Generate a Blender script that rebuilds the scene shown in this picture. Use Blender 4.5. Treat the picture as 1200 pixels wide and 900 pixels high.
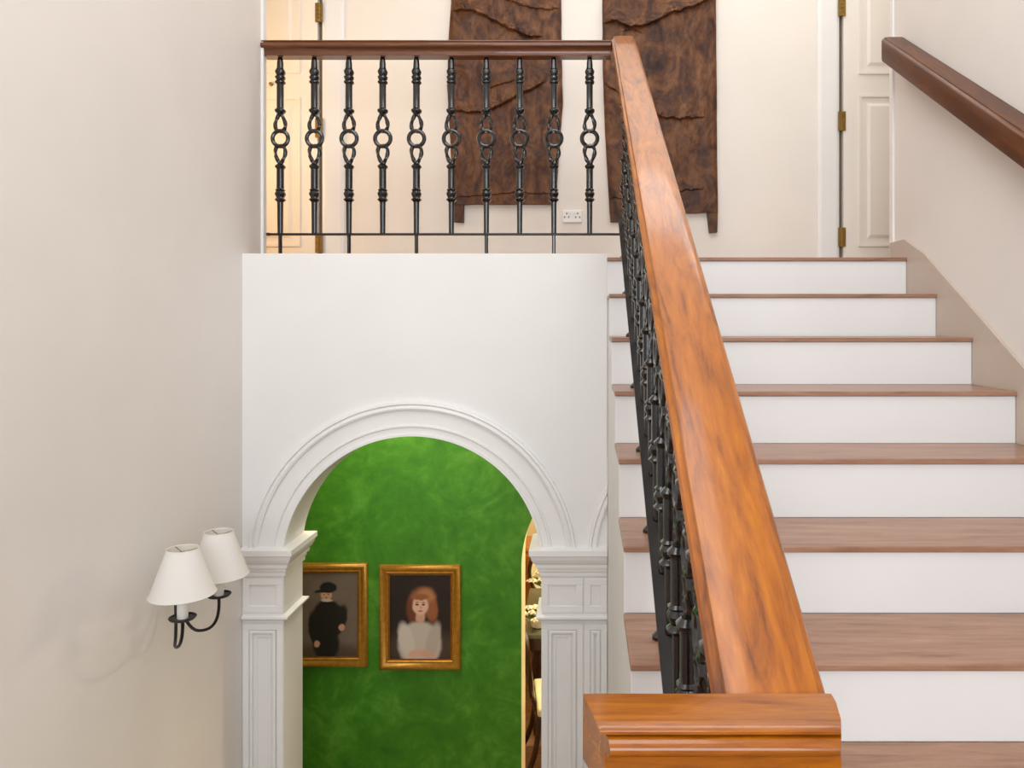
import bpy, bmesh, math, random
from mathutils import Vector, Matrix, noise
random.seed(7)
for o in list(bpy.data.objects): bpy.data.objects.remove(o)
scn = bpy.context.scene
COL = scn.collection
PI = math.pi

# ------------------------------------------------------------------ camera, light, exposure
F = 920.0; VX = 685.0; HY = 379.6          # focal length in pixels, principal point of the 1200x900 frame
def PX(x, d): return (x - VX) * d / F       # frame column -> world X at depth d
def PZ(y, d): return (HY - y) * d / F       # frame row    -> world Z (relative to the eye)
ZC = 2.92                                   # eye height above the ground floor; everything is lifted by it at the end
cam = bpy.data.cameras.new('camera'); cam_o = bpy.data.objects.new('camera', cam); COL.objects.link(cam_o)
cam_o.rotation_euler = (PI/2, 0, 0); cam_o.location = (0, 0, 0)
cam.sensor_width = 36; cam.lens = F * 36 / 1200
cam.shift_x = -(VX - 600) / 1200; cam.shift_y = (HY - 450) / 1200; cam.clip_start = .02
scn.camera = cam_o
scn.view_settings.view_transform = 'Standard'; scn.view_settings.look = 'None'
scn.view_settings.gamma = 1; scn.view_settings.use_curve_mapping = False
scn.view_settings.exposure = 0.19
w = bpy.data.worlds.new('world'); scn.world = w; w.use_nodes = True
w.node_tree.nodes['Background'].inputs[0].default_value = (.85, .92, 1, 1)
w.node_tree.nodes['Background'].inputs[1].default_value = 1.2
def area(name, loc, rot, sx, sy, power, col):
    l = bpy.data.lights.new(name, 'AREA'); l.shape = 'RECTANGLE'; l.size = sx; l.size_y = sy
    l.energy = power; l.color = col
    o = bpy.data.objects.new(name, l); COL.objects.link(o); o.location = loc; o.rotation_euler = rot
    return o
def point(name, loc, power, col, r=.08):
    l = bpy.data.lights.new(name, 'POINT'); l.energy = power; l.color = col; l.shadow_soft_size = r
    o = bpy.data.objects.new(name, l); COL.objects.link(o); o.location = loc
    return o
area('window_daylight', (0, -2.55, .75), (PI/2, 0, 0), 2.1, 2.2, 84, (.88, .95, 1))      # daylight through the half-landing window
area('stairwell_fill', (-.25, 1.3, 2.93), (0, 0, 0), 1.7, 2.2, 44, (.97, .98, 1))  # added fill from above for even brightness, no known fixture
area('upper_hall_fill', (.9, 3.85, 2.93), (0, 0, 0), 2.6, .5, 16, (1, .98, .96))  # added fill that brightens the upper hall, mostly its right side
point('hall_left_lamp', (-2.3, 3.7, 1.0), 15, (1, .70, .36), .2)
area('corridor_light', (-.95, 3.85, -.14), (0, 0, 0), 1.1, .7, 13, (1, .86, .68))
point('dining_fill', (.7, 5.4, -.75), 95, (1, .84, .58), .15)  # added fill to brighten the dining room and the arch reveal

# ------------------------------------------------------------------ helpers
def finish(name, bm, m=None, parent=None, smooth=False, recalc=True):
    if recalc: bmesh.ops.recalc_face_normals(bm, faces=bm.faces)
    me = bpy.data.meshes.new(name); bm.to_mesh(me); bm.free()
    if m: me.materials.append(m)
    if smooth:
        for p in me.polygons: p.use_smooth = True
        try: me.set_sharp_from_angle(angle=math.radians(38))
        except Exception: pass
    o = bpy.data.objects.new(name, me); COL.objects.link(o)
    if parent: o.parent = parent
    return o
def tag(o, label=None, cat=None, group=None, kind=None):
    if label: o['label'] = label
    if cat: o['category'] = cat
    if group: o['group'] = group
    if kind: o['kind'] = kind
    return o
def thing(name, loc, label, cat, group=None, rz=0):
    o = bpy.data.objects.new(name, None); COL.objects.link(o); o.location = loc; o.rotation_euler = (0, 0, rz)
    o.empty_display_size = .1
    return tag(o, label, cat, group)
def put(o, origin):
    """place a child mesh, modelled in world coordinates, under its parent's origin"""
    o.location = -Vector(origin); return o
def box(bm, x0, x1, y0, y1, z0, z1):
    v = [bm.verts.new((x, y, z)) for x in (x0, x1) for y in (y0, y1) for z in (z0, z1)]
    for f in ((0,1,3,2),(4,6,7,5),(0,4,5,1),(2,3,7,6),(0,2,6,4),(1,5,7,3)):
        bm.faces.new([v[i] for i in f])
def bevel(bm, w=.003, seg=2):
    bmesh.ops.recalc_face_normals(bm, faces=bm.faces)
    es = [e for e in bm.edges if len(e.link_faces) == 2 and e.calc_face_angle(0) > .6]
    bmesh.ops.bevel(bm, geom=es, offset=w, segments=seg, profile=.6, affect='EDGES')
def prism(bm, poly, a0, a1, axis='x'):
    """poly: list of 2D points; axis x -> (y,z), y -> (x,z), z -> (x,y)"""
    def mk(p, a):
        return {'x': (a, p[0], p[1]), 'y': (p[0], a, p[1]), 'z': (p[0], p[1], a)}[axis]
    A = [bm.verts.new(mk(p, a0)) for p in poly]; B = [bm.verts.new(mk(p, a1)) for p in poly]
    n = len(poly)
    bm.faces.new(A); bm.faces.new(B[::-1])
    for i in range(n): bm.faces.new((A[i], A[(i+1) % n], B[(i+1) % n], B[i]))
def lathe(bm, prof, c=(0,0,0), seg=16, squ=0, caps=True):
    """prof: list of (r, z); squ mixes towards a square section"""
    rings = []
    for r, z in prof:
        R = []
        for i in range(seg):
            a = 2*PI*(i+.5)/seg; ca, sa = math.cos(a), math.sin(a)
            k = 1/max(abs(ca), abs(sa)); k = 1 + (k-1)*squ
            R.append(bm.verts.new((c[0]+r*k*ca, c[1]+r*k*sa, c[2]+z)))
        rings.append(R)
    for a, b in zip(rings, rings[1:]):
        for i in range(seg): bm.faces.new((a[i], a[(i+1) % seg], b[(i+1) % seg], b[i]))
    if caps:
        bm.faces.new(rings[0][::-1]); bm.faces.new(rings[-1])
def tube(bm, pts, r, seg=8, closed=False, twist=None):
    pts = [Vector(p) for p in pts]; n = len(pts); rings = []
    rr = r if hasattr(r, '__len__') else [r]*n
    up = None
    for i, p in enumerate(pts):
        a = pts[(i-1) % n] if (closed or i > 0) else p
        b = pts[(i+1) % n] if (closed or i < n-1) else p
        t = (b-a).normalized()
        if up is None:
            up = Vector((0,1,0)) if abs(t.y) < .9 else Vector((1,0,0))
            if closed: up = t.cross((pts[n//4]-pts[0])).normalized() if n > 4 else up
        s = t.cross(up).normalized(); u2 = s.cross(t).normalized()
        if not closed: up = u2
        R = []
        for k in range(seg):
            an = 2*PI*k/seg
            q = rr[i]*(1 + (twist*math.sin(2*an + i*1.3) if twist else 0))
            R.append(bm.verts.new(p + s*math.cos(an)*q + u2*math.sin(an)*q))
        rings.append(R)
    for i in range(n if closed else n-1):
        A, B = rings[i], rings[(i+1) % n]
        for k in range(seg): bm.faces.new((A[k], A[(k+1) % seg], B[(k+1) % seg], B[k]))
    if not closed:
        bm.faces.new(rings[0][::-1]); bm.faces.new(rings[-1])
def bez(p0, p1, p2, p3, n=14):
    p0, p1, p2, p3 = map(Vector, (p0, p1, p2, p3)); out = []
    for i in range(n+1):
        t = i/n; s = 1-t
        out.append(p0*s**3 + p1*3*s*s*t + p2*3*s*t*t + p3*t**3)
    return out
def plan_sweep(bm, path, prof):
    """moulding: profile (out, z) swept along an open plan path [(x,y)...]; outward is to the right of travel"""
    n = len(path); rows = []
    P = [Vector(p) for p in path]
    for i, p in enumerate(P):
        ns = []
        if i > 0: t = (P[i]-P[i-1]).normalized(); ns.append(Vector((t.y, -t.x)))
        if i < n-1: t = (P[i+1]-P[i]).normalized(); ns.append(Vector((t.y, -t.x)))
        m = ns[0] if len(ns) == 1 else (ns[0]+ns[1])/(1+ns[0].dot(ns[1]))
        rows.append([bm.verts.new((p.x+m.x*o, p.y+m.y*o, z)) for o, z in prof])
    k = len(prof)
    for a, b in zip(rows, rows[1:]):
        for j in range(k): bm.faces.new((a[j], b[j], b[(j+1) % k], a[(j+1) % k]))
    bm.faces.new(rows[0]); bm.faces.new(rows[-1][::-1])

# ------------------------------------------------------------------ materials
def newmat(name):
    m = bpy.data.materials.new(name); m.use_nodes = True
    nt = m.node_tree; b = nt.nodes['Principled BSDF']
    return m, nt, b
def N(nt, t, **kw):
    n = nt.nodes.new(t)
    for k, v in kw.items(): setattr(n, k, v)
    return n
def srgb(r, g, b):
    f = lambda c: (c/255/12.92) if c/255 <= .04045 else ((c/255+.055)/1.055)**2.4
    return (f(r), f(g), f(b), 1)
def ramp(nt, stops, fac):
    r = N(nt, 'ShaderNodeValToRGB'); e = r.color_ramp.elements
    e[0].position, e[0].color = stops[0]; e[1].position, e[1].color = stops[-1]
    for p, c in stops[1:-1]:
        q = e.new(p); q.color = c
    nt.links.new(fac, r.inputs[0]); return r
def coords(nt, scale=(1,1,1), rot=(0,0,0)):
    tc = N(nt, 'ShaderNodeTexCoord'); mp = N(nt, 'ShaderNodeMapping')
    mp.inputs['Scale'].default_value = scale; mp.inputs['Rotation'].default_value = rot
    nt.links.new(tc.outputs['Object'], mp.inputs[0]); return mp.outputs[0]
def noise_n(nt, vec, scale, detail=4, rough=.55, dist=0):
    n = N(nt, 'ShaderNodeTexNoise'); n.inputs['Scale'].default_value = scale
    n.inputs['Detail'].default_value = detail; n.inputs['Roughness'].default_value = rough
    n.inputs['Distortion'].default_value = dist
    nt.links.new(vec, n.inputs['Vector']); return n.outputs[0]
def add_bump(nt, b, h, strength, dist=.002):
    bp = N(nt, 'ShaderNodeBump'); bp.inputs['Strength'].default_value = strength; bp.inputs['Distance'].default_value = dist
    nt.links.new(h, bp.inputs['Height']); nt.links.new(bp.outputs[0], b.inputs['Normal'])
def paint(name, col, rough=.55, var=.03, bump=.08):
    m, nt, b = newmat(name)
    v = coords(nt); n = noise_n(nt, v, 1.7, 3)
    lo = tuple(c*(1-var) for c in col[:3])+(1,); hi = tuple(min(1, c*(1+var)) for c in col[:3])+(1,)
    r = ramp(nt, [(.3, lo), (.7, hi)], n); nt.links.new(r.outputs[0], b.inputs['Base Color'])
    b.inputs['Roughness'].default_value = rough
    add_bump(nt, b, noise_n(nt, v, 160, 2), bump, .0006)
    return m
def wood(name, stops, scale, rot=(0,0,0), rough=.3, coat=.0, nscale=6, bump=.1, dist=1.2, coat_rough=.06):
    m, nt, b = newmat(name)
    v = coords(nt, (1, 1, 1), rot)
    mp2 = N(nt, 'ShaderNodeMapping'); mp2.inputs['Scale'].default_value = scale; nt.links.new(v, mp2.inputs[0]); v = mp2.outputs[0]
    n1 = noise_n(nt, v, nscale, 6, .6, dist); n2 = noise_n(nt, v, nscale*5, 5, .65, .4)
    mx = N(nt, 'ShaderNodeMix'); mx.data_type = 'FLOAT'; mx.inputs[0].default_value = .28
    nt.links.new(n1, mx.inputs[2]); nt.links.new(n2, mx.inputs[3])
    r = ramp(nt, stops, mx.outputs[0]); nt.links.new(r.outputs[0], b.inputs['Base Color'])
    b.inputs['Roughness'].default_value = rough
    b.inputs['Coat Weight'].default_value = coat; b.inputs['Coat Roughness'].default_value = coat_rough
    b.inputs['Specular IOR Level'].default_value = .32
    add_bump(nt, b, mx.outputs[0], bump, .002)
    return m
WHITE = paint('wall_paint', srgb(234, 232, 229))
LWALL = paint('side_wall_paint', srgb(232, 226, 220))
TRIMW = paint('moulding_paint', srgb(236, 234, 231), .4)
HALLW = paint('hall_wall_paint', srgb(238, 231, 221))
RISER = paint('riser_white', srgb(232, 232, 231), .35, .02, .02)
DOORM = paint('door_paint', srgb(242, 236, 226), .35, .01, .02)
SKIRT = paint('skirting_tile', srgb(196, 180, 165), .4, .04, .02)
CEIL = paint('ceiling_paint', srgb(245, 243, 240), .6)
def green_mat():
    m, nt, b = newmat('green_colourwash')
    v = coords(nt)
    n = noise_n(nt, v, 3.2, 8, .68, 1.1); n2 = noise_n(nt, v, 14, 4, .6, .6)
    mx = N(nt, 'ShaderNodeMix'); mx.data_type = 'FLOAT'; mx.inputs[0].default_value = .3
    nt.links.new(n, mx.inputs[2]); nt.links.new(n2, mx.inputs[3])
    r = ramp(nt, [(.3, srgb(40, 100, 8)), (.5, srgb(62, 130, 18)), (.7, srgb(100, 162, 52))], mx.outputs[0])
    nt.links.new(r.outputs[0], b.inputs['Base Color']); b.inputs['Roughness'].default_value = .5
    return m
GREEN = green_mat()
SL = math.atan(.585)
AMBER = wood('amber_varnished_wood', [(.33, srgb(84, 38, 4)), (.41, srgb(128, 66, 5)), (.50, srgb(154, 84, 4)), (.58, srgb(166, 94, 8)), (.70, srgb(184, 116, 28))],
             (4.5, .6, 4.5), (-SL, 0, 0), .34, .3, 5, .04, 1.8, .1)
AMBERX = wood('amber_crosspiece_wood', [(.3, srgb(86, 40, 4)), (.44, srgb(136, 72, 4)), (.56, srgb(160, 90, 5)), (.7, srgb(182, 112, 18))],
              (.6, 6, 6), (0, 0, 0), .25, .45, 8, .04, 1.0)
BROWNX = wood('brown_rail_wood', [(.3, srgb(72, 38, 18)), (.55, srgb(108, 62, 34)), (.75, srgb(136, 84, 52))], (.3, 3, 3), (0,0,0), .3, .4, 8)
WRAIL = wood('wall_rail_wood', [(.3, srgb(60, 28, 4)), (.55, srgb(90, 44, 8)), (.75, srgb(120, 66, 20))], (4, .5, 4), (-SL, 0, 0), .4, .08, 6)
TREAD = wood('tread_woodgrain_tile', [(.28, srgb(122, 84, 64)), (.46, srgb(156, 116, 94)), (.6, srgb(170, 132, 108)), (.75, srgb(186, 150, 126))],
             (.5, 4.5, 4), (0,0,0), .3, .0, 7, .02, .8)
FLOORM = wood('floor_woodgrain_tile', [(.3, srgb(120, 84, 62)), (.6, srgb(164, 124, 98)), (.75, srgb(178, 140, 114))], (.5, 3, 3), (0,0,0), .35)
CARVED = wood('old_carved_wood', [(.34, srgb(44, 25, 17)), (.44, srgb(74, 43, 26)), (.53, srgb(98, 60, 32)), (.66, srgb(124, 84, 52))],
              (1.5, 1.5, .9), (0,0,0), .52, 0, 6, .4, 1.8)
DARKW = wood('dark_chair_wood', [(.3, srgb(34, 18, 12)), (.7, srgb(62, 36, 24))], (2, 2, 2), (0,0,0), .3, .3)
HONEY = wood('honey_cabinet_wood', [(.3, srgb(176, 104, 36)), (.7, srgb(222, 154, 72))], (2, 2, .5), (0,0,0), .35, .2)
def simple(name, col, rough=.5, metal=0, noise_amt=.1, sc=30, coat=0, bump=0.0):
    m, nt, b = newmat(name)
    v = coords(nt); n = noise_n(nt, v, sc, 3)
    lo = tuple(c*(1-noise_amt) for c in col[:3])+(1,); hi = tuple(min(1, c*(1+noise_amt)) for c in col[:3])+(1,)
    r = ramp(nt, [(.3, lo), (.7, hi)], n); nt.links.new(r.outputs[0], b.inputs['Base Color'])
    b.inputs['Roughness'].default_value = rough; b.inputs['Metallic'].default_value = metal
    b.inputs['Coat Weight'].default_value = coat
    if bump: add_bump(nt, b, n, bump, .001)
    return m
IRON = simple('black_cast_iron', srgb(10, 11, 12), .2, 0, .25, 90, .4, .6)
IRON_D = simple('brown_iron', srgb(22, 18, 17), .4, .3)
BRASS = simple('aged_brass', srgb(150, 122, 66), .35, .85)
GOLD = simple('gilt_frame', srgb(190, 136, 50), .33, .55, .18, 40)
GOLD_D = simple('dark_gilt_bead', srgb(150, 96, 30), .4, .5, .15, 40)  # deeper gilt tone for the inner bead of the frames
PLASTIC = simple('white_plastic', srgb(238, 236, 232), .35, 0, .02)
CANDLE = simple('white_candle_sleeve', srgb(232, 230, 224), .5, 0, .02)
CREAMF = simple('cream_seat_fabric', srgb(236, 228, 190), .8, 0, .05)
PETAL = simple('cream_petals', srgb(244, 238, 208), .7, 0, .06)
LEAF = simple('leaf_green', srgb(92, 110, 60), .6, 0, .2)
TABLET = simple('grey_table_top', srgb(96, 98, 82), .25, 0, .1)
BLACKM = simple('gap_hole_shade', srgb(104, 92, 78), .6)  # brown standing in for the shade inside socket holes and door gaps
def shade_mat():
    m, nt, b = newmat('cream_shade_fabric')
    b.inputs['Base Color'].default_value = srgb(253, 251, 248); b.inputs['Roughness'].default_value = .8
    v = coords(nt, (1, 1, 1)); n = noise_n(nt, v, 220, 2); add_bump(nt, b, n, .15, .0005)
    tr = N(nt, 'ShaderNodeBsdfTranslucent'); tr.inputs[0].default_value = srgb(253, 250, 244)
    mx = N(nt, 'ShaderNodeMixShader'); mx.inputs[0].default_value = .45
    out = nt.nodes['Material Output']
    nt.links.new(b.outputs[0], mx.inputs[1]); nt.links.new(tr.outputs[0], mx.inputs[2]); nt.links.new(mx.outputs[0], out.inputs[0])
    return m
SHADE = shade_mat()
def painting_mat(name, base, blobs):
    """flat painted canvas: soft ellipses (cx, cz, rx, rz, rotation, colour, softness) in metres"""
    m, nt, b = newmat(name)
    tc = N(nt, 'ShaderNodeTexCoord')
    nz = noise_n(nt, tc.outputs['Object'], 40, 4, .6)
    rg = ramp(nt, [(.3, tuple(c*.8 for c in base[:3])+(1,)), (.7, tuple(c*1.15 for c in base[:3])+(1,))], noise_n(nt, tc.outputs['Object'], 6, 3))
    col = rg.outputs[0]
    wob = N(nt, 'ShaderNodeTexNoise'); wob.inputs['Scale'].default_value = 30; nt.links.new(tc.outputs['Object'], wob.inputs['Vector'])
    sb = N(nt, 'ShaderNodeVectorMath', operation='SUBTRACT'); sb.inputs[1].default_value = (.5, .5, .5); nt.links.new(wob.outputs['Color'], sb.inputs[0])
    sc = N(nt, 'ShaderNodeVectorMath', operation='SCALE'); sc.inputs['Scale'].default_value = .012; nt.links.new(sb.outputs[0], sc.inputs[0])
    ad = N(nt, 'ShaderNodeVectorMath', operation='ADD'); nt.links.new(tc.outputs['Object'], ad.inputs[0]); nt.links.new(sc.outputs[0], ad.inputs[1])
    for cx, cz, rx, rz, rot, c, soft in blobs:
        s = N(nt, 'ShaderNodeVectorMath', operation='SUBTRACT'); s.inputs[1].default_value = (cx, 0, cz); nt.links.new(ad.outputs[0], s.inputs[0])
        mp = N(nt, 'ShaderNodeVectorRotate', rotation_type='Y_AXIS'); mp.inputs['Angle'].default_value = rot; nt.links.new(s.outputs[0], mp.inputs[0])
        d = N(nt, 'ShaderNodeVectorMath', operation='DIVIDE'); d.inputs[1].default_value = (rx, 1000, rz); nt.links.new(mp.outputs[0], d.inputs[0])
        ln = N(nt, 'ShaderNodeVectorMath', operation='LENGTH'); nt.links.new(d.outputs[0], ln.inputs[0])
        mr = N(nt, 'ShaderNodeMapRange', interpolation_type='SMOOTHSTEP')
        mr.inputs[1].default_value = 1-soft; mr.inputs[2].default_value = 1+soft; mr.inputs[3].default_value = 1; mr.inputs[4].default_value = 0
        nt.links.new(ln.outputs['Value'], mr.inputs[0])
        mx = N(nt, 'ShaderNodeMix'); mx.data_type = 'RGBA'
        nt.links.new(mr.outputs[0], mx.inputs[0]); nt.links.new(col, mx.inputs[6]); mx.inputs[7].default_value = c
        col = mx.outputs[2]
    nt.links.new(col, b.inputs['Base Color']); b.inputs['Roughness'].default_value = .45
    return m

# ------------------------------------------------------------------ the setting
D = 3.31; RI = .1639; TR = .28; ZT = .28            # landing edge, riser, going, landing level (rel. to the eye)
XL = -1.4427; XR = 1.370; XS = .0958                 # left wall, right wall, open side of the flight
ZG = -ZC; ZM = ZT - 9*RI; ZCE = 3.0                  # ground floor, half-landing, ceiling
DB = 4.30; DW = 3.53                                 # hall back wall, rear face of the arch wall
XA, ZA, RA = -.725, -1.016, .543                     # arch centre and radius
def struct(name, bm, m, smooth=False):
    return tag(finish(name, bm, m, smooth=smooth), kind='structure')

bm = bmesh.new(); box(bm, XL-.2, XL, -2.6, 3.52, ZG, ZCE); struct('wall_left', bm, LWALL)
bm = bmesh.new(); box(bm, XR, XR+.2, -2.6, 3.49, ZG, ZCE); struct('wall_right', bm, LWALL)
bm = bmesh.new()                                                       # wall behind the camera, with the window opening
for a in ((XL-.2, -1.1, -2.75, -2.6, ZG, ZCE), (1.1, XR+.2, -2.75, -2.6, ZG, ZCE), (-1.1, 1.1, -2.75, -2.6, ZG, -.4), (-1.1, 1.1, -2.75, -2.6, 1.9, ZCE)): box(bm, *a)
struct('wall_rear', bm, WHITE)
bm = bmesh.new()
for a in ((-1.1, -1.04, -2.72, -2.64, -.4, 1.9), (1.04, 1.1, -2.72, -2.64, -.4, 1.9), (-.03, .03, -2.72, -2.64, -.4, 1.9), (-1.1, 1.1, -2.72, -2.64, -.4, -.34), (-1.1, 1.1, -2.72, -2.64, 1.84, 1.9)): box(bm, *a)
struct('window_1', bm, TRIMW)
bm = bmesh.new(); box(bm, -3.2, 3.2, -2.75, DB+.2, ZCE, ZCE+.15); struct('ceiling', bm, CEIL)
bm = bmesh.new(); box(bm, -3.2, 3.2, DB, DB+.2, 0, ZCE); struct('wall_back', bm, HALLW)
bm = bmesh.new(); box(bm, -3.2, -3.0, 3.52, DB, ZG, ZCE); struct('wall_hall_left', bm, HALLW)
bm = bmesh.new(); box(bm, 3.0, 3.2, 3.49, DB, ZG, ZCE); struct('wall_hall_right', bm, HALLW)
bm = bmesh.new(); box(bm, -3.0, XL-.2, 3.32, 3.52, ZG, ZCE); struct('wall_hall_front_left', bm, HALLW)
bm = bmesh.new(); box(bm, XR+.2, 3.0, 3.29, 3.49, ZG, ZCE); struct('wall_hall_front_right', bm, HALLW)
# upper floor slab; its edge is the top of the arch wall
bm = bmesh.new(); box(bm, -3.0, 3.0, DW, DB, ZT-.03, ZT); box(bm, XL, XR, D+.055, DW, ZT-.03, ZT); struct('floor_upper', bm, FLOORM)
bm = bmesh.new(); box(bm, -3.0, 3.0, DW, DB, -.1, ZT-.03); struct('ceiling_lower', bm, CEIL)
# ground floor and half-landing
bm = bmesh.new(); box(bm, -3.2, 3.2, -2.75, 8.2, ZG-.12, ZG); struct('floor', bm, FLOORM)
bm = bmesh.new(); box(bm, XL, XR, -2.6, .79, ZM-.2, ZM); box(bm, XS, XR, .79, D-8*TR, ZM-.2, ZM); struct('floor_half_landing', bm, FLOORM)

def arch_wall(name, x0, x1, y0, y1, z0, z1, cx, cz, R, jx0, jx1, m, top_extra=None, seg=64):
    """wall with a round-arched opening that reaches the floor"""
    bm = bmesh.new()
    arc = [(cx+R*math.cos(PI*i/seg), cz+R*math.sin(PI*i/seg)) for i in range(seg+1)]   # right to left
    L = [];
    for y in (y0, y1):
        top = []; low = []
        for i, (x, z) in enumerate(arc):
            low.append(bm.verts.new((x, y, z))); top.append(bm.verts.new((x, y, z1)))
        L.append((low, top))
        for i in range(seg): bm.faces.new((low[i], low[i+1], top[i+1], top[i]))
        lf = [bm.verts.new((x0, y, z0)), bm.verts.new((cx-R, y, z0)), low[-1], top[-1], bm.verts.new((x0, y, z1))]; bm.faces.new(lf)
        rf = [bm.verts.new((x1, y, z0)), bm.verts.new((cx+R, y, z0)), low[0], top[0], bm.verts.new((x1, y, z1))]; bm.faces.new(rf)
        L[-1] = (low, top, lf, rf)
    (a, at, al, ar), (b, bt, bl, br) = L
    for i in range(seg):
        f = bm.faces.new((a[i], a[i+1], b[i+1], b[i])); bm.faces.new((at[i], at[i+1], bt[i+1], bt[i]))
    bm.faces.new((al[1], al[2], bl[2], bl[1])); bm.faces.new((ar[1], ar[2], br[2], br[1]))
    bm.faces.new((al[0], al[4], bl[4], bl[0])); bm.faces.new((ar[0], ar[4], br[4], br[0]))
    bm.faces.new((al[3], al[4], bl[4], bl[3])); bm.faces.new((ar[3], ar[4], br[4], br[3]))
    return finish(name, bm, m, smooth=True)
tag(arch_wall('wall_arch', XL, XS, D, DW, ZG, ZT-.03, XA, ZA, RA, 0, 0, WHITE), kind='structure')
bm = bmesh.new(); box(bm, XL, XS, D, D+.05, ZT-.03, ZT+.017); struct('trim_landing_edge', bm, WHITE)
bm = bmesh.new(); box(bm, XL, XL+.011, 3.5, 3.535, ZT, ZCE); struct('trim_left_corner', bm, TRIMW)
bm = bmesh.new(); box(bm, XR-.009, XR, 3.47, 3.505, ZT, ZCE); struct('trim_right_corner', bm, TRIMW)
# green corridor wall with the arched way to the dining room
RG = .62; XG = -.346+RG; ZGs = -1.33
tag(arch_wall('wall_green', -3.0, 3.0, DB, DB+.008, ZG, -.1, XG, ZGs, RG, 0, 0, GREEN), kind='structure')
tag(arch_wall('wall_dining_front', -3.0, 3.0, DB+.008, DB+.28, ZG, -.1, XG, ZGs, RG, 0, 0, paint('dining_paint', srgb(244, 230, 186))), kind='structure')
CREAM = bpy.data.materials['dining_paint']
bm = bmesh.new(); box(bm, -3.2, 3.2, 8.0, 8.2, ZG, 0); struct('wall_dining_back', bm, CREAM)
bm = bmesh.new(); box(bm, -3.2, -3.0, DB, 8.0, ZG, 0); struct('wall_dining_left', bm, CREAM)
bm = bmesh.new(); box(bm, 3.0, 3.2, DB, 8.0, ZG, 0); struct('wall_dining_right', bm, CREAM)
bm = bmesh.new(); box(bm, -3.2, 3.2, DB+.2, 8.2, 0, .1); box(bm, -3.2, 3.2, DB+.008, DB+.3, -.1, 0); struct('ceiling_dining', bm, CEIL)

# archivolts (raised moulding round each arch), built as a thing of the wall
ARCH_PROF = [(0, 0), (0, .016), (.010, .016), (.012, .010), (.036, .010), (.040, .016), (.046, .016), (.049, .008), (.107, .008), (.110, .018), (.118, .022), (.126, .020),
             (.132, .014), (.136, .022), (.146, .020), (.148, 0)]
def archivolt(name, cx, clipx=None):
    bm = bmesh.new(); seg = 96; rows = []
    z_low = -.943
    for i in range(seg+1):
        row = []
        a = PI*i/seg
        for r, h in ARCH_PROF:
            R = RA + .001 + r
            amin = math.asin(max(-1, min(1, (z_low-ZA)/R)))
            aa = amin + (PI-2*amin)*i/seg
            row.append(Vector((cx+R*math.cos(aa), D-h, ZA+R*math.sin(aa))))
        rows.append(row)
    vs = [[bm.verts.new(p) for p in row] for row in rows]; k = len(ARCH_PROF)
    for a, b in zip(vs, vs[1:]):
        for j in range(k): bm.faces.new((a[j], b[j], b[(j+1) % k], a[(j+1) % k]))
    bm.faces.new(vs[0]); bm.faces.new(vs[-1][::-1])
    if clipx is not None:
        r = bmesh.ops.bisect_plane(bm, geom=bm.verts[:]+bm.edges[:]+bm.faces[:], plane_co=(clipx, 0, 0), plane_no=(1, 0, 0), clear_outer=True)
        bmesh.ops.holes_fill(bm, edges=[e for e in bm.edges if e.is_boundary])
    return struct(name, bm, TRIMW, smooth=True)
archivolt('trim_arch_moulding', XA)
archivolt('trim_second_arch_moulding', PX(880, D), XS)

CAP = [(0, -.935), (.05, -.943), (.05, -.966), (.043, -.970), (.040, -.985), (.032, -1.000), (.024, -1.008), (.024, -1.022), (.014, -1.026), (.014, -1.040), (.009, -1.045), (.009, -1.060), (0, -1.064)]
BAND = [(0, -1.224), (.022, -1.230), (.022, -1.238), (.012, -1.246), (0, -1.249)]
def frame_ring(bm, x0, x1, z0, z1, y, wd, hh):
    """raised rectangular bead on a face at depth y"""
    for a in ((x0, x1, z1-wd, z1), (x0, x1, z0, z0+wd), (x0, x0+wd, z0+wd, z1-wd), (x1-wd, x1, z0+wd, z1-wd)):
        box(bm, a[0], a[1], y-hh, y, a[2], a[3])
def pier(name, path, panels, xbase):
    t = thing(name, (xbase, D, ZG), *PIER_TXT[name])
    org = (xbase, D, ZG)
    bm = bmesh.new(); plan_sweep(bm, path, CAP); put(finish('capital', bm, TRIMW, t), org)
    bm = bmesh.new(); plan_sweep(bm, path, BAND); put(finish('necking_band', bm, TRIMW, t), org)
    base = [(0, ZG), (.03, ZG), (.03, ZG+.2), (.012, ZG+.23), (0, ZG+.24)]
    bm = bmesh.new(); plan_sweep(bm, path, base); put(finish('plinth', bm, TRIMW, t), org)
    for x0, x1 in panels:
        bm = bmesh.new()
        frame_ring(bm, x0, x1, -1.215, -1.072, D, .028, .006)
        bevel(bm, .0015, 1); put(finish('neck_panel', bm, TRIMW, t), org)
        bm = bmesh.new()
        frame_ring(bm, x0, x1, ZG+.27, -1.262, D, .026, .006)
        frame_ring(bm, x0+.030, x1-.030, ZG+.30, -1.290, D, .012, .010)
        frame_ring(bm, x0+.050, x1-.050, ZG+.32, -1.310, D, .010, .004)
        bevel(bm, .0015, 1); put(finish('shaft_panel', bm, TRIMW, t), org)
PIER_TXT = {'left_pilaster': ('white moulded pilaster against the left wall, beside the wall lamp', 'pilaster', 'pilasters of the arch'),
            'right_pilaster': ('white moulded pilaster between the green arch and the stairs', 'pilaster', 'pilasters of the arch')}
pier('left_pilaster', [(XL+.004, D), (XA-RA, D), (XA-RA, DW), (XL, DW)][:4], [(XL+.004, XA-RA-.002)], XL+.09)
pier('right_pilaster', [(XA+RA, DW+.0), (XA+RA, D), (XS-.001, D)][:3], [(XA+RA+.002, XA+RA+.176), (XA+RA+.180, XS-.001)], 0)
for o in list(bpy.data.objects):
    if o.name == 'left_pilaster' or o.name == 'right_pilaster': o.name = 'pilaster'

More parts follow.
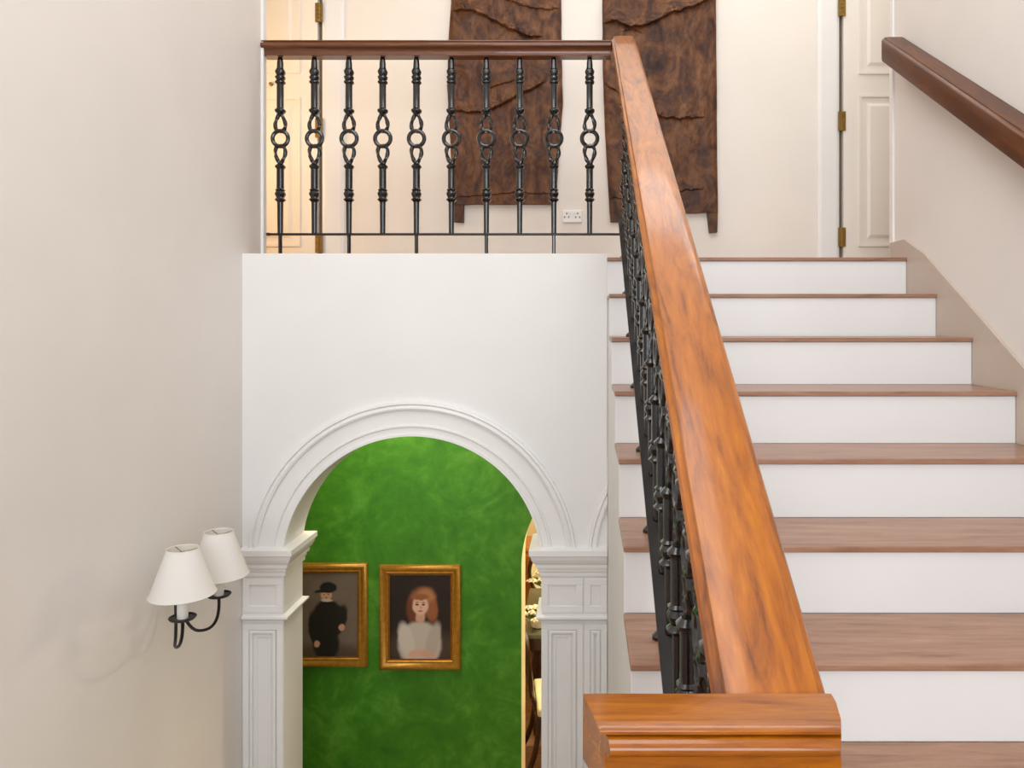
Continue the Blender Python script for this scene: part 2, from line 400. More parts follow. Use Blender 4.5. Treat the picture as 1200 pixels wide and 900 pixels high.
# ------------------------------------------------------------------ staircase
st = thing('staircase', (XR/2, D, ZG), 'straight flight of white risers with brown woodgrain treads along the right wall', 'staircase')
org = (XR/2, D, ZG)
poly = [(D+.0, ZG), (D, ZT-.017)]
for k in range(9):
    d = D - k*TR
    poly.append((d, ZT-k*RI-.017)) if k else None
    poly.append((d, ZT-(k+1)*RI-.017 if k < 8 else ZM))
    if k < 8: poly.append((d-TR, ZT-(k+1)*RI-.017))
p2 = [(D+.05, ZG), (D+.05, ZT-.018)]
for k in range(9):
    d = D - k*TR + .008
    p2.append((d, ZT-k*RI-.018)); p2.append((d, ZT-(k+1)*RI-.018 if k < 8 else ZM))
p2.append((D-8*TR+.008, ZG))
bm = bmesh.new(); prism(bm, p2, XS+.002, XR-.001, 'x'); put(finish('flight_body', bm, WHITE, st), org)
for k in range(9):
    d = D - k*TR
    bm = bmesh.new(); box(bm, XS, XR-.014, d, d+.012, ZT-(k+1)*RI, ZT-k*RI-.016); bevel(bm, .001, 1)
    put(finish('riser', bm, RISER, st), org)
    bm = bmesh.new()
    box(bm, XS-.001, XR-.013 if k else XR-.001, d-.008, d+TR+(.0 if k else -.22), ZT-k*RI-.015, ZT-k*RI); bevel(bm, .003, 2)
    put(finish('tread', bm, TREAD, st), org)
# skirting tile up the right wall
m0 = -1.657+.100
bm = bmesh.new()
top = lambda d: min(m0+.585*d, ZT+.076) if d < 3.3 else ZT+.080
cuts = [D-8*TR-.09] + [D-k*TR+.03 for k in range(8, -1, -1)]
cuts += [3.139, 3.49]; cuts = sorted(cuts)
def low(d):
    k = math.floor((D+.03-d)/TR + 1e-6)
    return (ZT - (k+1)*RI if k >= 0 else ZT-.001)
for c0, c1 in zip(cuts, cuts[1:]):
    z = max(low((c0+c1)/2), ZM)
    prism(bm, [(c0, z), (c1, z), (c1, max(z+.002, top(c1-1e-4))), (c0, max(z+.002, top(c0+1e-4)))], XR-.013, XR-.001, 'x')
struct('baseboard_right', bm, SKIRT)
# lower flight, down to the ground floor (below the frame)
lf = thing('lower_staircase', (-.67, 2, ZG), 'lower flight of stairs going down from the half landing to the arch', 'staircase')
for k in range(10):
    z = ZM - (k+1)*(ZM-ZG)/10 ; d = .79 + k*.24
    if k < 9:
        bm = bmesh.new(); box(bm, XL+.003, XS-.002, d, d+.24, ZG, z-.015); put(finish('step', bm, RISER, lf), (-.67, 2, ZG))
        bm = bmesh.new(); box(bm, XL+.003, XS-.002, d, d+.252, z-.015, z); put(finish('tread', bm, TREAD, lf), (-.67, 2, ZG))

# ------------------------------------------------------------------ balustrades
def baluster_mesh(H, name):
    """cast baluster standing on the bottom bar (z=0) of height H; the rings lie in its local XZ plane"""
    bm = bmesh.new(); s = H/.795
    lo = [(.0115, 0), (.0125, .14), (.017, .145), (.0235, .151), (.017, .158), (.016, .162), (.021, .172), (.0225, .179), (.019, .186), (.017, .190), (.021, .195),
          (.0153, .201), (.0153, .285), (.0153, .290), (.021, .297), (.022, .303), (.012, .314)]
    hi = [(.012, .538), (.022, .548), (.023, .556), (.016, .562), (.0145, .566), (.0145, .672), (.021, .678), (.0215, .684), (.016, .690), (.0205, .699), (.021, .706), (.016, .712),
          (.020, .722), (.0215, .730), (.018, .737), (.014, .745), (.013, .770), (.009, .795)]
    lathe(bm, [(r, z*s) for r, z in lo], seg=16, squ=.55); lathe(bm, [(r, z*s) for r, z in hi], seg=16, squ=.55)
    zc = .428*s; R = .035
    tube(bm, [(R*math.cos(a), 0, zc+R*math.sin(a)) for a in [2*PI*i/28 for i in range(28)]], .0095, 8, True)
    for sg in (-1, 1):                       # the two tear-shaped twisted loops
        z0 = zc + sg*.112*s; z1 = zc + sg*.032
        pts = []
        for i in range(25):
            t = i/24; a = t*2*PI
            h = (1-math.cos(a))/2            # 0 at apex, 1 at ring
            pts.append((.0305*math.sin(a)*(.35+.65*h)**.9*(1.0), 0, z0 + (z1-z0)*h))
        tube(bm, pts[:-1], .0084, 8, True, .2)
    me_o = finish(name, bm, IRON, smooth=True); return me_o
def leg_mesh(L, x, y, foot):
    bm = bmesh.new(); lathe(bm, [(.008, -L), (.008, 0)], (x, y, 0), 8, .8)
    if foot: lathe(bm, [(.0205, -L), (.0205, -L+.008), (.014, -L+.014), (.008, -L+.02)], (x, y, 0), 12)
    return bm
RAIL = [(.036, -.0005), (.0425, -.003), (.044, -.007), (.041, -.010), (.0435, -.012), (.0505, -.015), (.0535, -.021), (.0525, -.028), (.047, -.033), (.040, -.035), (.034, -.042), (.031, -.052), (.031, -.063)]
RPROF = [(-a, b) for a, b in RAIL[::-1]] + [(-.024, .0003), (-.012, .0006), (.012, .0006), (.024, .0003)] + RAIL
def loft(bm, rows):
    vs = [[bm.verts.new(p) for p in r] for r in rows]; k = len(rows[0])
    for a, b in zip(vs, vs[1:]):
        for j in range(k): bm.faces.new((a[j], b[j], b[(j+1) % k], a[(j+1) % k]))
    bm.faces.new(vs[0]); bm.faces.new(vs[-1][::-1])
ZR = PZ(50, 3.54); DRL = 3.54
lb = thing('landing_balustrade', (-.66, DRL, ZT), 'level black iron balustrade with brown handrail along the upper landing edge', 'balustrade')
org = (-.66, DRL, ZT)
bm = bmesh.new(); loft(bm, [[(x, DRL+a*.95, ZR+b*1.08) for a, b in RPROF] for x in (XL+.0015, -.9, -.3, .118)])
put(finish('handrail', bm, BROWNX, lb, smooth=True), org)
ZB = PZ(274.5, 3.54)
bm = bmesh.new(); box(bm, XL+.012, XS+.07, DRL-.011, DRL+.011, ZB-.005, ZB+.004); bevel(bm, .001, 1)
lathe(bm, [(.012, 0), (.012, .012)], (XL+.013, DRL, ZB-.006), 10); put(finish('bottom_bar', bm, IRON_D, lb), org)
H = (ZR-.066) - (ZB+.004)
src = baluster_mesh(H, 'baluster')
xs = [328.5, 368.5, 409, 448.5, 488, 529, 570, 609, 649, 691]
for i, x in enumerate(xs):
    b = src if i == 0 else src.copy()
    if i: COL.objects.link(b)
    b.parent = lb; b.location = Vector((PX(x, DRL), DRL, ZB+.004)) - Vector(org)
    if i % 2 == 0 and i < 5 or i in (6, 8):
        leg = finish('leg', leg_mesh(ZB-.005-ZT, 0, 0, True), IRON, b); leg.location = (0, 0, -.009)

sb = thing('stair_balustrade', (.17, .68, ZM), 'sloping black iron balustrade with thick amber varnished handrail and newel block', 'balustrade')
org = (.17, .68, ZM); XC = .172
z0r = -.756
def zr(d): return min(z0r + .585*d, ZR+.004)
bm = bmesh.new()
ds = [.702, 1.2, 2.0, 2.8, 3.3, (ZR+.004-z0r)/.585, 3.592]
loft(bm, [[(XC+a, d, zr(d)+b) for a, b in RPROF] for d in ds])
put(finish('handrail', bm, AMBER, sb, smooth=True), org)
z0b = -1.577-.012
bm = bmesh.new()
loft(bm, [[(.150, d, z0b+.585*d), (.188, d, z0b+.585*d), (.188, d, z0b+.585*d+.011), (.150, d, z0b+.585*d+.011)] for d in (.72, 3.50)])
put(finish('bottom_bar', bm, IRON_D, sb), org)
nb = 20; XBc = .177
Hs = (z0r - .066) - (z0b + .011) + .004
src = baluster_mesh(Hs, 'baluster')
for i in range(nb):
    d = D + .125 - i*.14
    if d < .72: break
    b = src if i == 0 else src.copy()
    if i: COL.objects.link(b)
    b.parent = sb; b.rotation_euler = (0, 0, PI/2); zb = z0b+.585*d+.009
    b.location = Vector((XBc, d, zb)) - Vector(org)
    if i % 2 == 0:
        k = math.ceil((D-d)/TR - 1e-6); zt = ZT - max(0, k)*RI
        zt = max(zt, ZM)
        leg = finish('leg', leg_mesh(zb-.009-zt, 0, 0, True), IRON, b); leg.location = (0, .006, -.009)
# newel block with the cross piece that caps it
nw = finish('newel_block', (lambda bm: (box(bm, .016, .206, .656, .702, ZM, -.352), box(bm, .006, .215, .648, .706, ZM, ZM+.14), bevel(bm, .004, 2), bm)[-1])(bmesh.new()), AMBERX, sb)
put(nw, org)
DC = .680; ZN = -.335
CP = [(.032, 0), (.0338, -.0008), (.034, -.0028), (.0305, -.0036), (.0305, -.0048), (.0355, -.0050), (.0400, -.0062), (.0430, -.0088), (.0442, -.0120), (.0432, -.0152), (.0405, -.0178), (.0365, -.0194), (.0310, -.0200), (.0262, -.0205), (.0250, -.0225), (.0245, -.036), (.0245, -.060)]
CPP = [(-a, b) for a, b in CP[::-1]] + [(-.015, .0004), (.015, .0004), (.0315, 0), (.0335, -.002), (.034, -.060)]
rows = []
def xl(d, b): return -.0015 + (.7135-d)*.21 + (.006 if b < -.0035 and d < .66 else 0)
def xr(d, b): return .2235 - .014*max(0, (.7135-d)/.072)**2
for t in (0, .02, .3, .6, .9, .98, 1):
    rows.append([(xl(DC+a, b)*(1-t)+xr(DC+a, b)*t, DC+a, ZN+b) for a, b in CPP])
bm = bmesh.new(); loft(bm, rows); cp = finish('crosspiece', bm, AMBERX, sb, smooth=True); put(cp, org)

# wall handrail on the right
wr = thing('wall_handrail', (1.32, 2.9, ZT), 'dark brown wooden handrail fixed along the right wall', 'handrail')
XF = 1.277; mS = .622
def zw(d): return -.868 + mS*d
prof = [(XF, -.100), (XF-.002, -.088), (XF-.002, -.014), (XF+.002, -.007), (XF+.009, -.003), (XF+.010, .001), (XF+.03, .003), (XR-.004, .003), (XR-.004, -.100)]
bm = bmesh.new(); loft(bm, [[(x, d, zw(d)+b) for x, b in prof] for d in (.9, 2.0, 3.37)])
loft(bm, [[(x + (.004 if x < XR-.01 else 0), d, zw(d)+b*.96-.001) for x, b in prof] for d in (3.36, 3.378)])
put(finish('rail', bm, WRAIL, wr, smooth=True), (1.32, 2.9, ZT))

# ------------------------------------------------------------------ upper hall: doors, socket
def hinge(bm, x, z, y):
    box(bm, x-.020, x+.020, y-.006, y, z-.052, z+.052)
    for k in range(5): lathe(bm, [(.0065, -.009), (.0065, .009)], (x, y-.007, z-.042+k*.021), 8)
    for k in (-1, 0, 1):
        for s in (-1, 1): lathe(bm, [(.003, -.002), (.003, .002)], (x+s*.013, y-.008, z+k*.034), 6)
def door(name, x0, x1, hx, hys, panels, handle=None):
    y = DB-.032
    bm = bmesh.new(); box(bm, x0, x1, y, DB-.001, ZT+.008, ZT+2.1)
    dr = finish(name, bm, DOORM); tag(dr, kind='structure')
    for (a0, a1, b0, b1) in panels:
        bm = bmesh.new()
        frame_ring(bm, a0, a1, b0, b1, y, .014, .006)
        i = .045
        if a1-a0 > 2*i+.03:
            prism(bm, [(a0+i, b0+i), (a1-i, b0+i), (a1-i, b1-i), (a0+i, b1-i)], y, y-.0005, 'y')
            A = [bm.verts.new(p) for p in ((a0+i, y, b0+i), (a1-i, y, b0+i), (a1-i, y, b1-i), (a0+i, y, b1-i))]
            j = i+.018
            B = [bm.verts.new(p) for p in ((a0+j, y-.006, b0+j), (a1-j, y-.006, b0+j), (a1-j, y-.006, b1-j), (a0+j, y-.006, b1-j))]
            for q in range(4): bm.faces.new((A[q], A[(q+1) % 4], B[(q+1) % 4], B[q]))
            bm.faces.new(B)
        finish('door_panel', bm, DOORM, dr)
    for hy in hys:
        bm = bmesh.new(); hinge(bm, hx, PZ(hy, y), y); h = finish('hinge', bm, BRASS, dr); h['label'] = 'aged brass hinge'
    return dr
zl = lambda y: PZ(y, DB-.032)
xp = lambda x: PX(x, DB-.032)
door('door_1', xp(373)-.70, xp(372), xp(374), (15, 150, 285), [(xp(373)-.62, xp(352), zl(86), ZT+1.98), (xp(373)-.62, xp(352), zl(289), zl(114))])
bm = bmesh.new(); lathe(bm, [(.010, 0), (.010, .012), (.006, .014)], seg=12); k = finish('key_escutcheon', bm, BRASS, bpy.data.objects['door_1'])
k.rotation_euler = (PI/2, 0, 0); k.location = (xp(318), DB-.032, zl(99))
door('door_2', xp(988.5), xp(988.5)+.80, xp(986.5), (8, 142, 278), [(xp(1006), xp(1006)+.66, zl(87), ZT+1.98), (xp(1006), xp(1006)+.66, zl(289), zl(111))])
def architrave(name, x0, x1):
    bm = bmesh.new(); prism(bm, [(x0, DB-.001), (x0, DB-.012), (x0+(x1-x0)*.2, DB-.02), (x1-(x1-x0)*.12, DB-.026), (x1, DB-.022), (x1, DB-.001)], ZT, ZT+2.2, 'z'); struct(name, bm, TRIMW)
architrave('trim_door_right', xp(959), xp(984))
bm = bmesh.new(); prism(bm, [(xp(377), DB-.001), (xp(377), DB-.022), (xp(381), DB-.026), (xp(398), DB-.018), (xp(402), DB-.010), (xp(402), DB-.001)], ZT, ZT+2.2, 'z'); struct('trim_door_left', bm, TRIMW)
bm = bmesh.new(); box(bm, xp(984)-.001, xp(988), DB-.006, DB-.001, ZT, ZT+2.12); box(bm, xp(372.5), xp(376), DB-.006, DB-.001, ZT, ZT+2.12); struct('trim_door_gap_shade', bm, BLACKM)  # strips coloured to stand for the shade between door and frame
so = thing('wall_socket', (xp(670.5), DB, zl(253)), 'small white double wall socket between the two dark carved panels', 'socket')
bm = bmesh.new(); box(bm, -.053, .053, -.012, 0, -.033, .033); bevel(bm, .003, 2); finish('face_plate', bm, PLASTIC, so)
for s in (-1, 1):
    bm = bmesh.new()
    for dx, dz in ((0, .016), (-.011, -.004), (.011, -.004)): box(bm, s*.03+dx-.003, s*.03+dx+.003, -.0135, -.010, dz-.005, dz+.005)
    finish('socket_hole', bm, BLACKM, so)
    bm = bmesh.new(); box(bm, s*.012-.006, s*.012+.006, -.016, -.010, .014, .026); bevel(bm, .001, 1); finish('switch', bm, PLASTIC, so)

# ------------------------------------------------------------------ carved wooden panels on the hall wall
def lerp_pts(pts, v):
    if v <= pts[0][0]: return pts[0][1]
    for (a, x), (b, y) in zip(pts, pts[1:]):
        if v <= b: return x + (y-x)*(v-a)/(b-a)
    return pts[-1][1]
def carved(label, left, right, folds, y_bot, feet, seed, dpt=.035):
    """left/right: outline (row, column) in frame pixels; folds: list of (edge points (col,row), band height, relief)"""
    y0 = DB - dpt
    X = lambda c: PX(c, y0); Z = lambda r: PZ(r, y0)
    t = thing('carved_panel', (X((lerp_pts(left, 100)+lerp_pts(right, 100))/2), DB, Z(y_bot)), label, 'carved panel', 'carved panels on the landing wall')
    org = t.location.copy()
    bm = bmesh.new(); nu, nv = 120, 250; top = -52
    rows = []
    for j in range(nv+1):
        rw = top + (y_bot-top)*j/nv; l = lerp_pts(left, rw); r = lerp_pts(right, rw); row = []
        wig = noise.noise(Vector((seed, rw*.05, 0)))*1.2
        for i in range(nu+1):
            c = l + wig*.4 + (r-l)*i/nu
            h = .009*noise.fractal(Vector((c*.03+seed, rw*.024, 0)), 1, 2, 5)
            h += .003*noise.noise(Vector((c*.16+seed, rw*.05, 3)))
            for edge, band, H in folds:
                if edge[0][0] <= c <= edge[-1][0]:
                    e = lerp_pts(edge, c) + 1.5*noise.noise(Vector((c*.12, seed, 5)))
                    tt = (e-rw)/band
                    fade = min(1, (c-edge[0][0])/12+.25, (edge[-1][0]-c)/12+.25)
                    if 0 <= tt <= 1:
                        peb = .5+.5*noise.noise(Vector((c*.2, rw*.24, seed)))+.4*noise.noise(Vector((c*.45, rw*.5, seed)))
                        h += fade*H*((1-tt)**1.0)*(.40+.75*peb)
                    elif -.25 < tt < 0: h -= fade*.3*H*(1+tt/.25)
            e = min(i, nu-i, 4)/4
            row.append(bm.verts.new((X(c), y0 - max(-.012, min(h, .04)) + (1-e)**2*.012, Z(rw + 1.0*noise.noise(Vector((c*.05, seed, 9)))*(j == nv)))))
        rows.append(row)
    for a, b in zip(rows, rows[1:]):
        for i in range(nu): bm.faces.new((a[i], b[i], b[i+1], a[i+1]))
    ring = [rows[0][i] for i in range(nu+1)] + [rows[j][nu] for j in range(1, nv+1)] + [rows[nv][i] for i in range(nu-1, -1, -1)] + [rows[j][0] for j in range(nv-1, 0, -1)]
    back = [bm.verts.new((v.co.x, DB-.004, v.co.z)) for v in ring]; n = len(ring)
    for i in range(n): bm.faces.new((ring[i], ring[(i+1) % n], back[(i+1) % n], back[i]))
    b = finish('board', bm, CARVED, t, smooth=True); put(b, org)
    for poly in feet:
        bm = bmesh.new(); prism(bm, [(X(c), Z(r)) for c, r in poly], y0+.004, DB-.004, 'y'); bevel(bm, .003, 2)
        put(finish('tenon_foot', bm, CARVED, t), org)
carved('dark carved wooden wall panel seen through the level landing balusters',
       [(-60, 529), (0, 528), (50, 525), (100, 523.5), (200, 529), (250, 532)], [(-60, 657), (0, 657.5), (50, 658), (120, 659.5), (180, 655), (240, 651)],
       [([(529, 12), (552, 12), (575, 22), (596, 34), (618, 43), (636, 43)], 20, .022), ([(528, 128), (548, 132), (566, 131), (590, 122), (612, 110), (640, 96)], 17, .020),
        ([(575, -8), (610, 6), (640, 12), (657, 10)], 16, .012), ([(570, 104), (598, 96), (606, 94)], 5, .010), ([(536, 231), (560, 229), (600, 226), (648, 227)], 10, .008)],
       239, [[(531.5, 236), (543.5, 236), (543, 260.5), (531.5, 260)]], 2.3)
carved('dark carved wooden wall panel behind the sloping amber handrail',
       [(-60, 706), (0, 706), (80, 706.5), (150, 709), (250, 714.5)], [(-60, 839.5), (0, 839.5), (120, 840.5), (250, 841.5)],
       [([(706, 27), (722, 24), (738, 32), (762, 28), (785, 16), (812, 8), (838, -4)], 20, .022), ([(708, 97), (714, 102), (728, 111)], 8, .014),
        ([(750, 110), (762, 128), (775, 138), (800, 139), (826, 137)], 19, .020), ([(728, 36), (742, 34), (756, 40)], 7, .010),
        ([(790, 225), (812, 222), (826, 221)], 8, .010), ([(714, 232), (740, 232), (760, 236)], 12, .010)],
       249, [[(714.5, 246), (732, 246), (731, 260), (715.5, 260)], [(828.5, 246), (841.5, 246), (841, 272), (831.5, 272.5)]], 9.1)

# ------------------------------------------------------------------ framed pictures on the green wall
def picture(x0, x1, y0, y1, mat, label):
    d = DB; X0, X1 = PX(x0, d), PX(x1, d); Z1, Z0 = PZ(y0, d), PZ(y1, d)
    cx, cz = (X0+X1)/2, (Z0+Z1)/2; W, Hh = (X1-X0)/2, (Z1-Z0)/2
    t = thing('framed_picture', (cx, d-.002, cz), label, 'picture', 'gilt framed pictures on the green wall')
    prof = [(0, 0), (0, .018), (.004, .026), (.012, .030), (.022, .028), (.030, .020), (.036, .017), (.040, .021), (.045, .020), (.050, .012), (.056, .010), (.056, 0)]
    bm = bmesh.new(); rows = []
    for sx, sz in ((-1, -1), (1, -1), (1, 1), (-1, 1)):
        rows.append([bm.verts.new((sx*(W-o), -h, sz*(Hh-o))) for o, h in prof])
    k = len(prof)
    for q in range(4):
        a, b = rows[q], rows[(q+1) % 4]
        for j in range(k): bm.faces.new((a[j], b[j], b[(j+1) % k], a[(j+1) % k]))
    f = finish('frame', bm, GOLD, t, smooth=True)
    bm = bmesh.new(); w2, h2 = W-.050, Hh-.050
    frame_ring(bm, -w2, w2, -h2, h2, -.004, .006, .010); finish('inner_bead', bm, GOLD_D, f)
    bm = bmesh.new(); box(bm, -w2, w2, -.008, 0, -h2, h2); finish('canvas', bm, mat, t)
S = srgb
P1 = painting_mat('dark_hat_portrait', S(112, 96, 84), [
    (0, -.27, .3, .11, 0, S(84, 68, 52), .3),
    (.008, -.03, .086, .115, 0, S(26, 20, 17), .12), (.0, -.16, .072, .09, 0, S(24, 19, 16), .14),
    (-.062, -.08, .034, .095, .12, S(26, 21, 18), .2), (.075, -.03, .036, .085, -.3, S(26, 21, 18), .2),
    (.002, .108, .030, .034, 0, S(200, 150, 122), .2), (.004, .078, .032, .009, 0, S(190, 178, 164), .35),
    (.012, .148, .046, .030, 0, S(22, 17, 15), .15), (-.006, .130, .060, .009, .1, S(22, 17, 15), .25),
    (-.010, .110, .004, .003, 0, S(80, 50, 40), .5), (.014, .110, .004, .003, 0, S(80, 50, 40), .5), (.002, .094, .008, .003, 0, S(160, 84, 70), .5),
    (-.05, -.16, .016, .018, 0, S(196, 146, 120), .25), (.085, -.07, .016, .020, 0, S(196, 146, 120), .25)])
P2 = painting_mat('auburn_hair_portrait', S(38, 26, 22), [
    (.02, -.17, .22, .09, 0, S(72, 56, 44), .5),
    (.012, .08, .072, .078, 0, S(150, 92, 56), .25), (.03, .10, .05, .055, 0, S(178, 122, 78), .4), (-.045, .03, .03, .07, .1, S(112, 60, 38), .35), (.066, .03, .03, .06, 0, S(150, 90, 56), .35),
    (-.004, -.15, .118, .125, 0, S(196, 184, 172), .12), (-.075, -.13, .040, .10, .25, S(208, 196, 184), .25), (.070, -.13, .036, .10, -.25, S(184, 170, 158), .25),
    (.0, .0, .026, .036, 0, S(206, 158, 136), .25), (.0, .062, .043, .053, 0, S(224, 180, 156), .16),
    (.0, .108, .045, .018, 0, S(150, 92, 56), .3),
    (-.017, .066, .009, .0045, 0, S(70, 44, 36), .4), (.017, .066, .009, .0045, 0, S(70, 44, 36), .4),
    (-.017, .078, .012, .003, 0, S(140, 92, 66), .5), (.017, .078, .012, .003, 0, S(140, 92, 66), .5),
    (.002, .050, .005, .010, 0, S(200, 146, 122), .6), (.0, .030, .013, .004, 0, S(176, 92, 80), .4),
    (-.02, -.20, .05, .022, .2, S(216, 170, 148), .3), (.04, -.205, .04, .020, -.2, S(210, 164, 142), .3)])
picture(334, 431.5, 659, 780, P1, 'gilt framed portrait of a figure in black with a dark hat, beside the left pilaster')
picture(445.5, 540.5, 661, 783, P2, 'gilt framed portrait of a long-haired figure in a white blouse')

# ------------------------------------------------------------------ two-armed wall lamp
L1 = Vector((-1.2645, 2.47, 0)); L2 = Vector((PX(256.5, 2.74), 2.74, 0))
ws = thing('wall_sconce', (XL, 2.70, -.90), 'black iron two-armed wall lamp with white cone shades on the left wall', 'wall lamp'); org = (XL, 2.70, -.90)
bm = bmesh.new()
lathe(bm, [(.045, 0), (.045, .006), (.030, .012), (.016, .016), (.016, .030)], seg=24)
pt = finish('wall_plate', bm, IRON_D, ws, smooth=True); pt.rotation_euler = (0, PI/2, 0); pt.location = (0, 0, .0)
pz = -.90; RB = .097; RT = .047
def lampset(c, zpan, zsb, zst, arm):
    bm = bmesh.new(); tube(bm, arm, .0052, 8); a = put(finish('arm', bm, IRON_D, ws, smooth=True), org)
    bm = bmesh.new(); lathe(bm, [(.006, -.010), (.020, -.006), (.036, -.001), (.041, .005), (.040, .007), (.034, .002), (.0, .001)], (c.x, c.y, zpan), 28, caps=False)
    put(finish('drip_pan', bm, IRON_D, ws, smooth=True), org)
    bm = bmesh.new(); lathe(bm, [(.016, 0), (.0165, .02), (.0155, .075), (.012, .078)], (c.x, c.y, zpan+.002), 20)
    put(finish('candle_sleeve', bm, CANDLE, ws, smooth=True), org)
    bm = bmesh.new()
    lathe(bm, [(RB, zsb), (RT, zst), (RT-.001, zst), (RB-.001, zsb), (RB, zsb)], (c.x, c.y, 0), 48, caps=False)
    sh = finish('lamp_shade', bm, SHADE, ws, smooth=True); put(sh, org)
    for r, z in ((RT, zst), (RB, zsb)):
        bm = bmesh.new(); tube(bm, [(c.x+r*math.cos(q), c.y+r*math.sin(q), z) for q in [2*PI*i/40 for i in range(40)]], .0016, 6, True)
        put(finish('shade_rim', bm, SHADE, ws, smooth=True), org)
    bm = bmesh.new()
    for q in (0, 2*PI/3, 4*PI/3): tube(bm, [(c.x, c.y, zst-.012), (c.x+(RT-.001)*math.cos(q+.4), c.y+(RT-.001)*math.sin(q+.4), zst-.002)], .0014, 6)
    lathe(bm, [(.010, zst-.016), (.010, zst-.010)], (c.x, c.y, 0), 12)
    lathe(bm, [(.006, zpan+.08), (.012, zpan+.10), (.014, zpan+.12), (.004, zst-.012)], (c.x, c.y, 0), 12)
    put(finish('shade_carrier', bm, BRASS, ws, smooth=True), org)
S0 = Vector((XL+.026, 2.70, pz))
zp1 = PZ(725, 2.47); zp2 = PZ(698, 2.74)
a1 = bez(S0, (XL+.04, 2.70, pz-.01), (XL+.06, 2.66, pz-.16), ((XL+L1.x)/2+.01, 2.575, PZ(757, 2.57)), 12)[:-1] + bez(((XL+L1.x)/2+.01, 2.575, PZ(757, 2.57)), (XL+.13, 2.52, PZ(757, 2.57)+.01), (L1.x, 2.475, zp1-.10), (L1.x, L1.y, zp1-.004), 12)
mid = (PX(233, 2.72), 2.72, PZ(739, 2.72))
a2 = bez(S0, (XL+.04, 2.70, pz-.03), (mid[0]-.05, 2.72, mid[2]), mid, 12)[:-1] + bez(mid, (mid[0]+.06, 2.72, mid[2]), (L2.x+.006, 2.735, zp2-.07), (L2.x, L2.y, zp2-.004), 12)
lampset(L1, zp1, PZ(696, 2.47), PZ(643, 2.47), a1)
lampset(L2, zp2, PZ(674, 2.74), PZ(623, 2.74), a2)

# ------------------------------------------------------------------ dining room glimpsed through the second arch
def dining_chair(x, y, rz, label):
    t = thing('dining_chair', (x, y, ZG), label, 'chair', 'dark dining chairs with cream seats', rz)     # faces local +Y
    bm = bmesh.new()
    for (r, z0, z1) in ((1, .43, .485),): 
        prism(bm, [(-.22, -.20), (.22, -.20), (.25, .20), (.20, .24), (-.20, .24), (-.25, .20)], z0, z1, 'z')
    bevel(bm, .018, 3); finish('seat', bm, CREAMF, t, smooth=True)
    bm = bmesh.new(); prism(bm, [(-.225, -.21), (.225, -.21), (.255, .20), (.20, .25), (-.20, .25), (-.255, .20)], .385, .435, 'z'); bevel(bm, .006, 2); finish('seat_rail', bm, DARKW, t)
    for sx in (-1, 1):
        bm = bmesh.new(); tube(bm, bez((sx*.21, .20, .40), (sx*.25, .25, .28), (sx*.19, .19, .12), (sx*.22, .23, 0), 12), [.024-.012*i/12 for i in range(13)], 8); finish('leg', bm, DARKW, t, smooth=True)
        bm = bmesh.new(); tube(bm, bez((sx*.19, -.19, .42), (sx*.19, -.19, .25), (sx*.19, -.22, .12), (sx*.20, -.30, 0), 12), .018, 8); finish('leg', bm, DARKW, t, smooth=True)
    bm = bmesh.new()
    tube(bm, [(.21*math.cos(a), -.225-.05*(math.sin(a)+1)/2, .71+.23*math.sin(a)) for a in [2*PI*i/32 for i in range(32)]], .020, 8, True)
    for sx in (-1, 1): tube(bm, [(sx*.10, -.20, .42), (sx*.10, -.225, .52)], .016, 8)
    finish('back_frame', bm, DARKW, t, smooth=True)
    bm = bmesh.new(); vs = []
    for off in (-.012, .012): vs.append([bm.verts.new((.195*math.cos(a), -.25-.05*math.sin(a)/2+off, .71+.215*math.sin(a))) for a in [2*PI*i/32 for i in range(32)]])
    bm.faces.new(vs[0]); bm.faces.new(vs[1][::-1])
    for i in range(32): bm.faces.new((vs[0][i], vs[0][(i+1) % 32], vs[1][(i+1) % 32], vs[1][i]))
    finish('back_pad', bm, CREAMF, t, smooth=True)
dining_chair(-.125, 5.2, -PI/2+.12, 'dark dining chair with cream seat on the near side of the dining table')
dining_chair(-.28, 6.75, PI, 'dark dining chair on the far side of the dining table')
tb = thing('dining_table', (.4, 6.0, ZG), 'dark dining table glimpsed past the right pilaster', 'table')
bm = bmesh.new(); box(bm, -.85, .85, -.52, .45, .72, .75); bevel(bm, .006, 2); finish('tabletop', bm, TABLET, tb)
bm = bmesh.new(); box(bm, -.80, .80, -.47, .40, .62, .72); finish('apron', bm, DARKW, tb)
for sx in (-.74, .74):
    for sy in (-.42, .35):
        bm = bmesh.new(); lathe(bm, [(.022, 0), (.028, .05), (.022, .1), (.038, .5), (.03, .58), (.045, .62)], (sx, sy, 0), 12); finish('leg', bm, DARKW, tb, smooth=True)
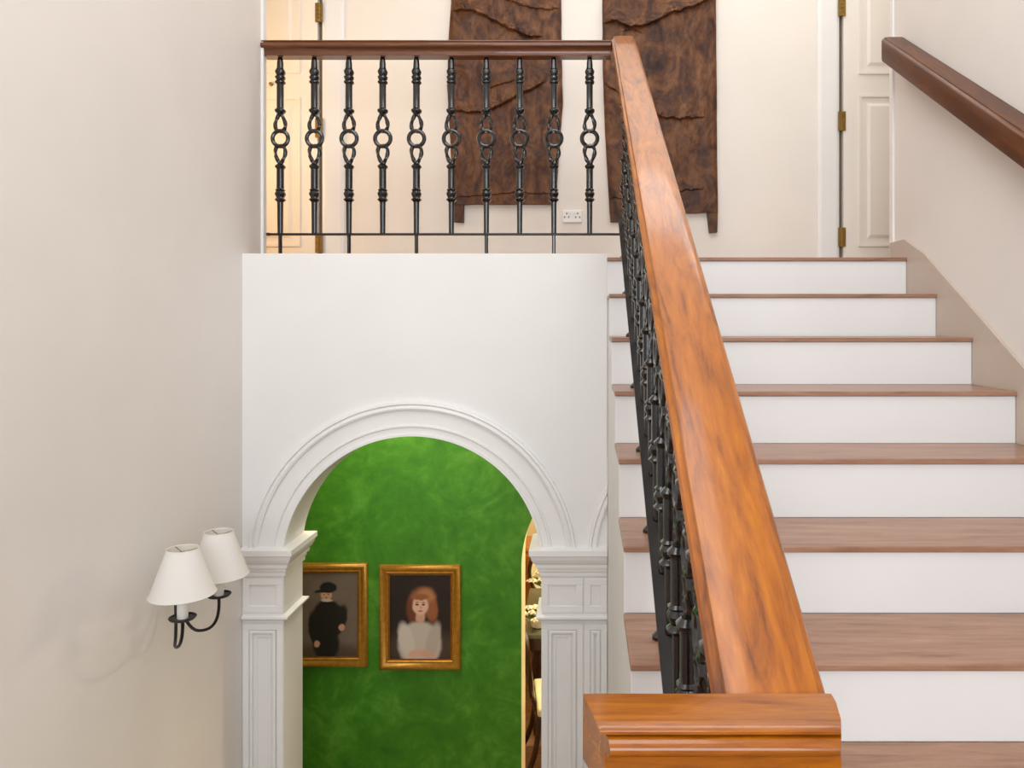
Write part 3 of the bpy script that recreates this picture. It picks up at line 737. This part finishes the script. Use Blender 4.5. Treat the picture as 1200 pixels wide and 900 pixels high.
def flowers(x, y, n, r, hgt, label):
    t = thing('flower_arrangement', (x, y, ZG+.75), label, 'flowers', 'cream flowers on the dining table')
    bm = bmesh.new(); lathe(bm, [(.03, 0), (.05, .01), (.06, .05), (.035, .085), (.04, .095)], seg=16); finish('vase', bm, CANDLE, t, smooth=True)
    for k in range(n):
        a = k*2.4; q = r*math.sqrt((k+.5)/n); cx, cy, cz = q*math.cos(a), q*math.sin(a), hgt+.05*(1-(q/r)**2)+random.uniform(-.02, .02)
        bm = bmesh.new()
        for p in range(7):
            b_ = 2*PI*p/7; rr = .026
            vs = [bm.verts.new(v) for v in ((cx, cy, cz-.004), (cx+rr*math.cos(b_-.4), cy+rr*math.sin(b_-.4), cz+.010), (cx+1.5*rr*math.cos(b_), cy+1.5*rr*math.sin(b_), cz+.004), (cx+rr*math.cos(b_+.4), cy+rr*math.sin(b_+.4), cz+.010))]
            bm.faces.new(vs)
        bmesh.ops.create_icosphere(bm, subdivisions=2, radius=.016, matrix=Matrix.Translation((cx, cy, cz+.008)))
        bmesh.ops.solidify(bm, geom=bm.faces[:7], thickness=.002)
        finish('blossom', bm, PETAL, t, smooth=True)
    bm = bmesh.new()
    for k in range(14):
        a = k*1.9; tube(bm, bez((0, 0, .08), (0, 0, hgt*.8), (r*.6*math.cos(a), r*.6*math.sin(a), hgt*.9), (r*.95*math.cos(a), r*.95*math.sin(a), hgt), 6), [.003, .003, .004, .010, .014, .010, .002], 5)
    finish('stems', bm, LEAF, t)
flowers(-.33, 5.62, 16, .12, .10, 'low cream flowers at the near end of the dining table')
flowers(-.28, 6.05, 18, .14, .20, 'taller cream flowers further back on the dining table')
cb = thing('wooden_cabinet', (-.3, 7.4, ZG), 'low honey coloured wooden cabinet behind the dining table', 'cabinet')
bm = bmesh.new(); box(bm, -1.0, 1.0, -.2, .19, 0, .84); bevel(bm, .006, 2); finish('carcass', bm, HONEY, cb)
bm = bmesh.new(); box(bm, -1.03, 1.03, -.23, .19, .84, .87); bevel(bm, .006, 2); finish('cabinet_top', bm, HONEY, cb)
for i in range(4):
    bm = bmesh.new(); x = -.98+i*.49; box(bm, x, x+.48, -.222, -.2, .06, .80); frame_ring(bm, x+.03, x+.45, .10, .76, -.222, .05, .008); dd = finish('door', bm, HONEY, cb)
    bm = bmesh.new(); lathe(bm, [(.012, 0), (.014, .012)], seg=10); kb = finish('knob', bm, BRASS, dd); kb.rotation_euler = (PI/2, 0, 0); kb.location = (x+.43, -.222, .5)

# ------------------------------------------------------------------ lift the place so that the ground floor is z = 0
for o in list(bpy.data.objects):
    if o.parent is None: o.location.z += ZC
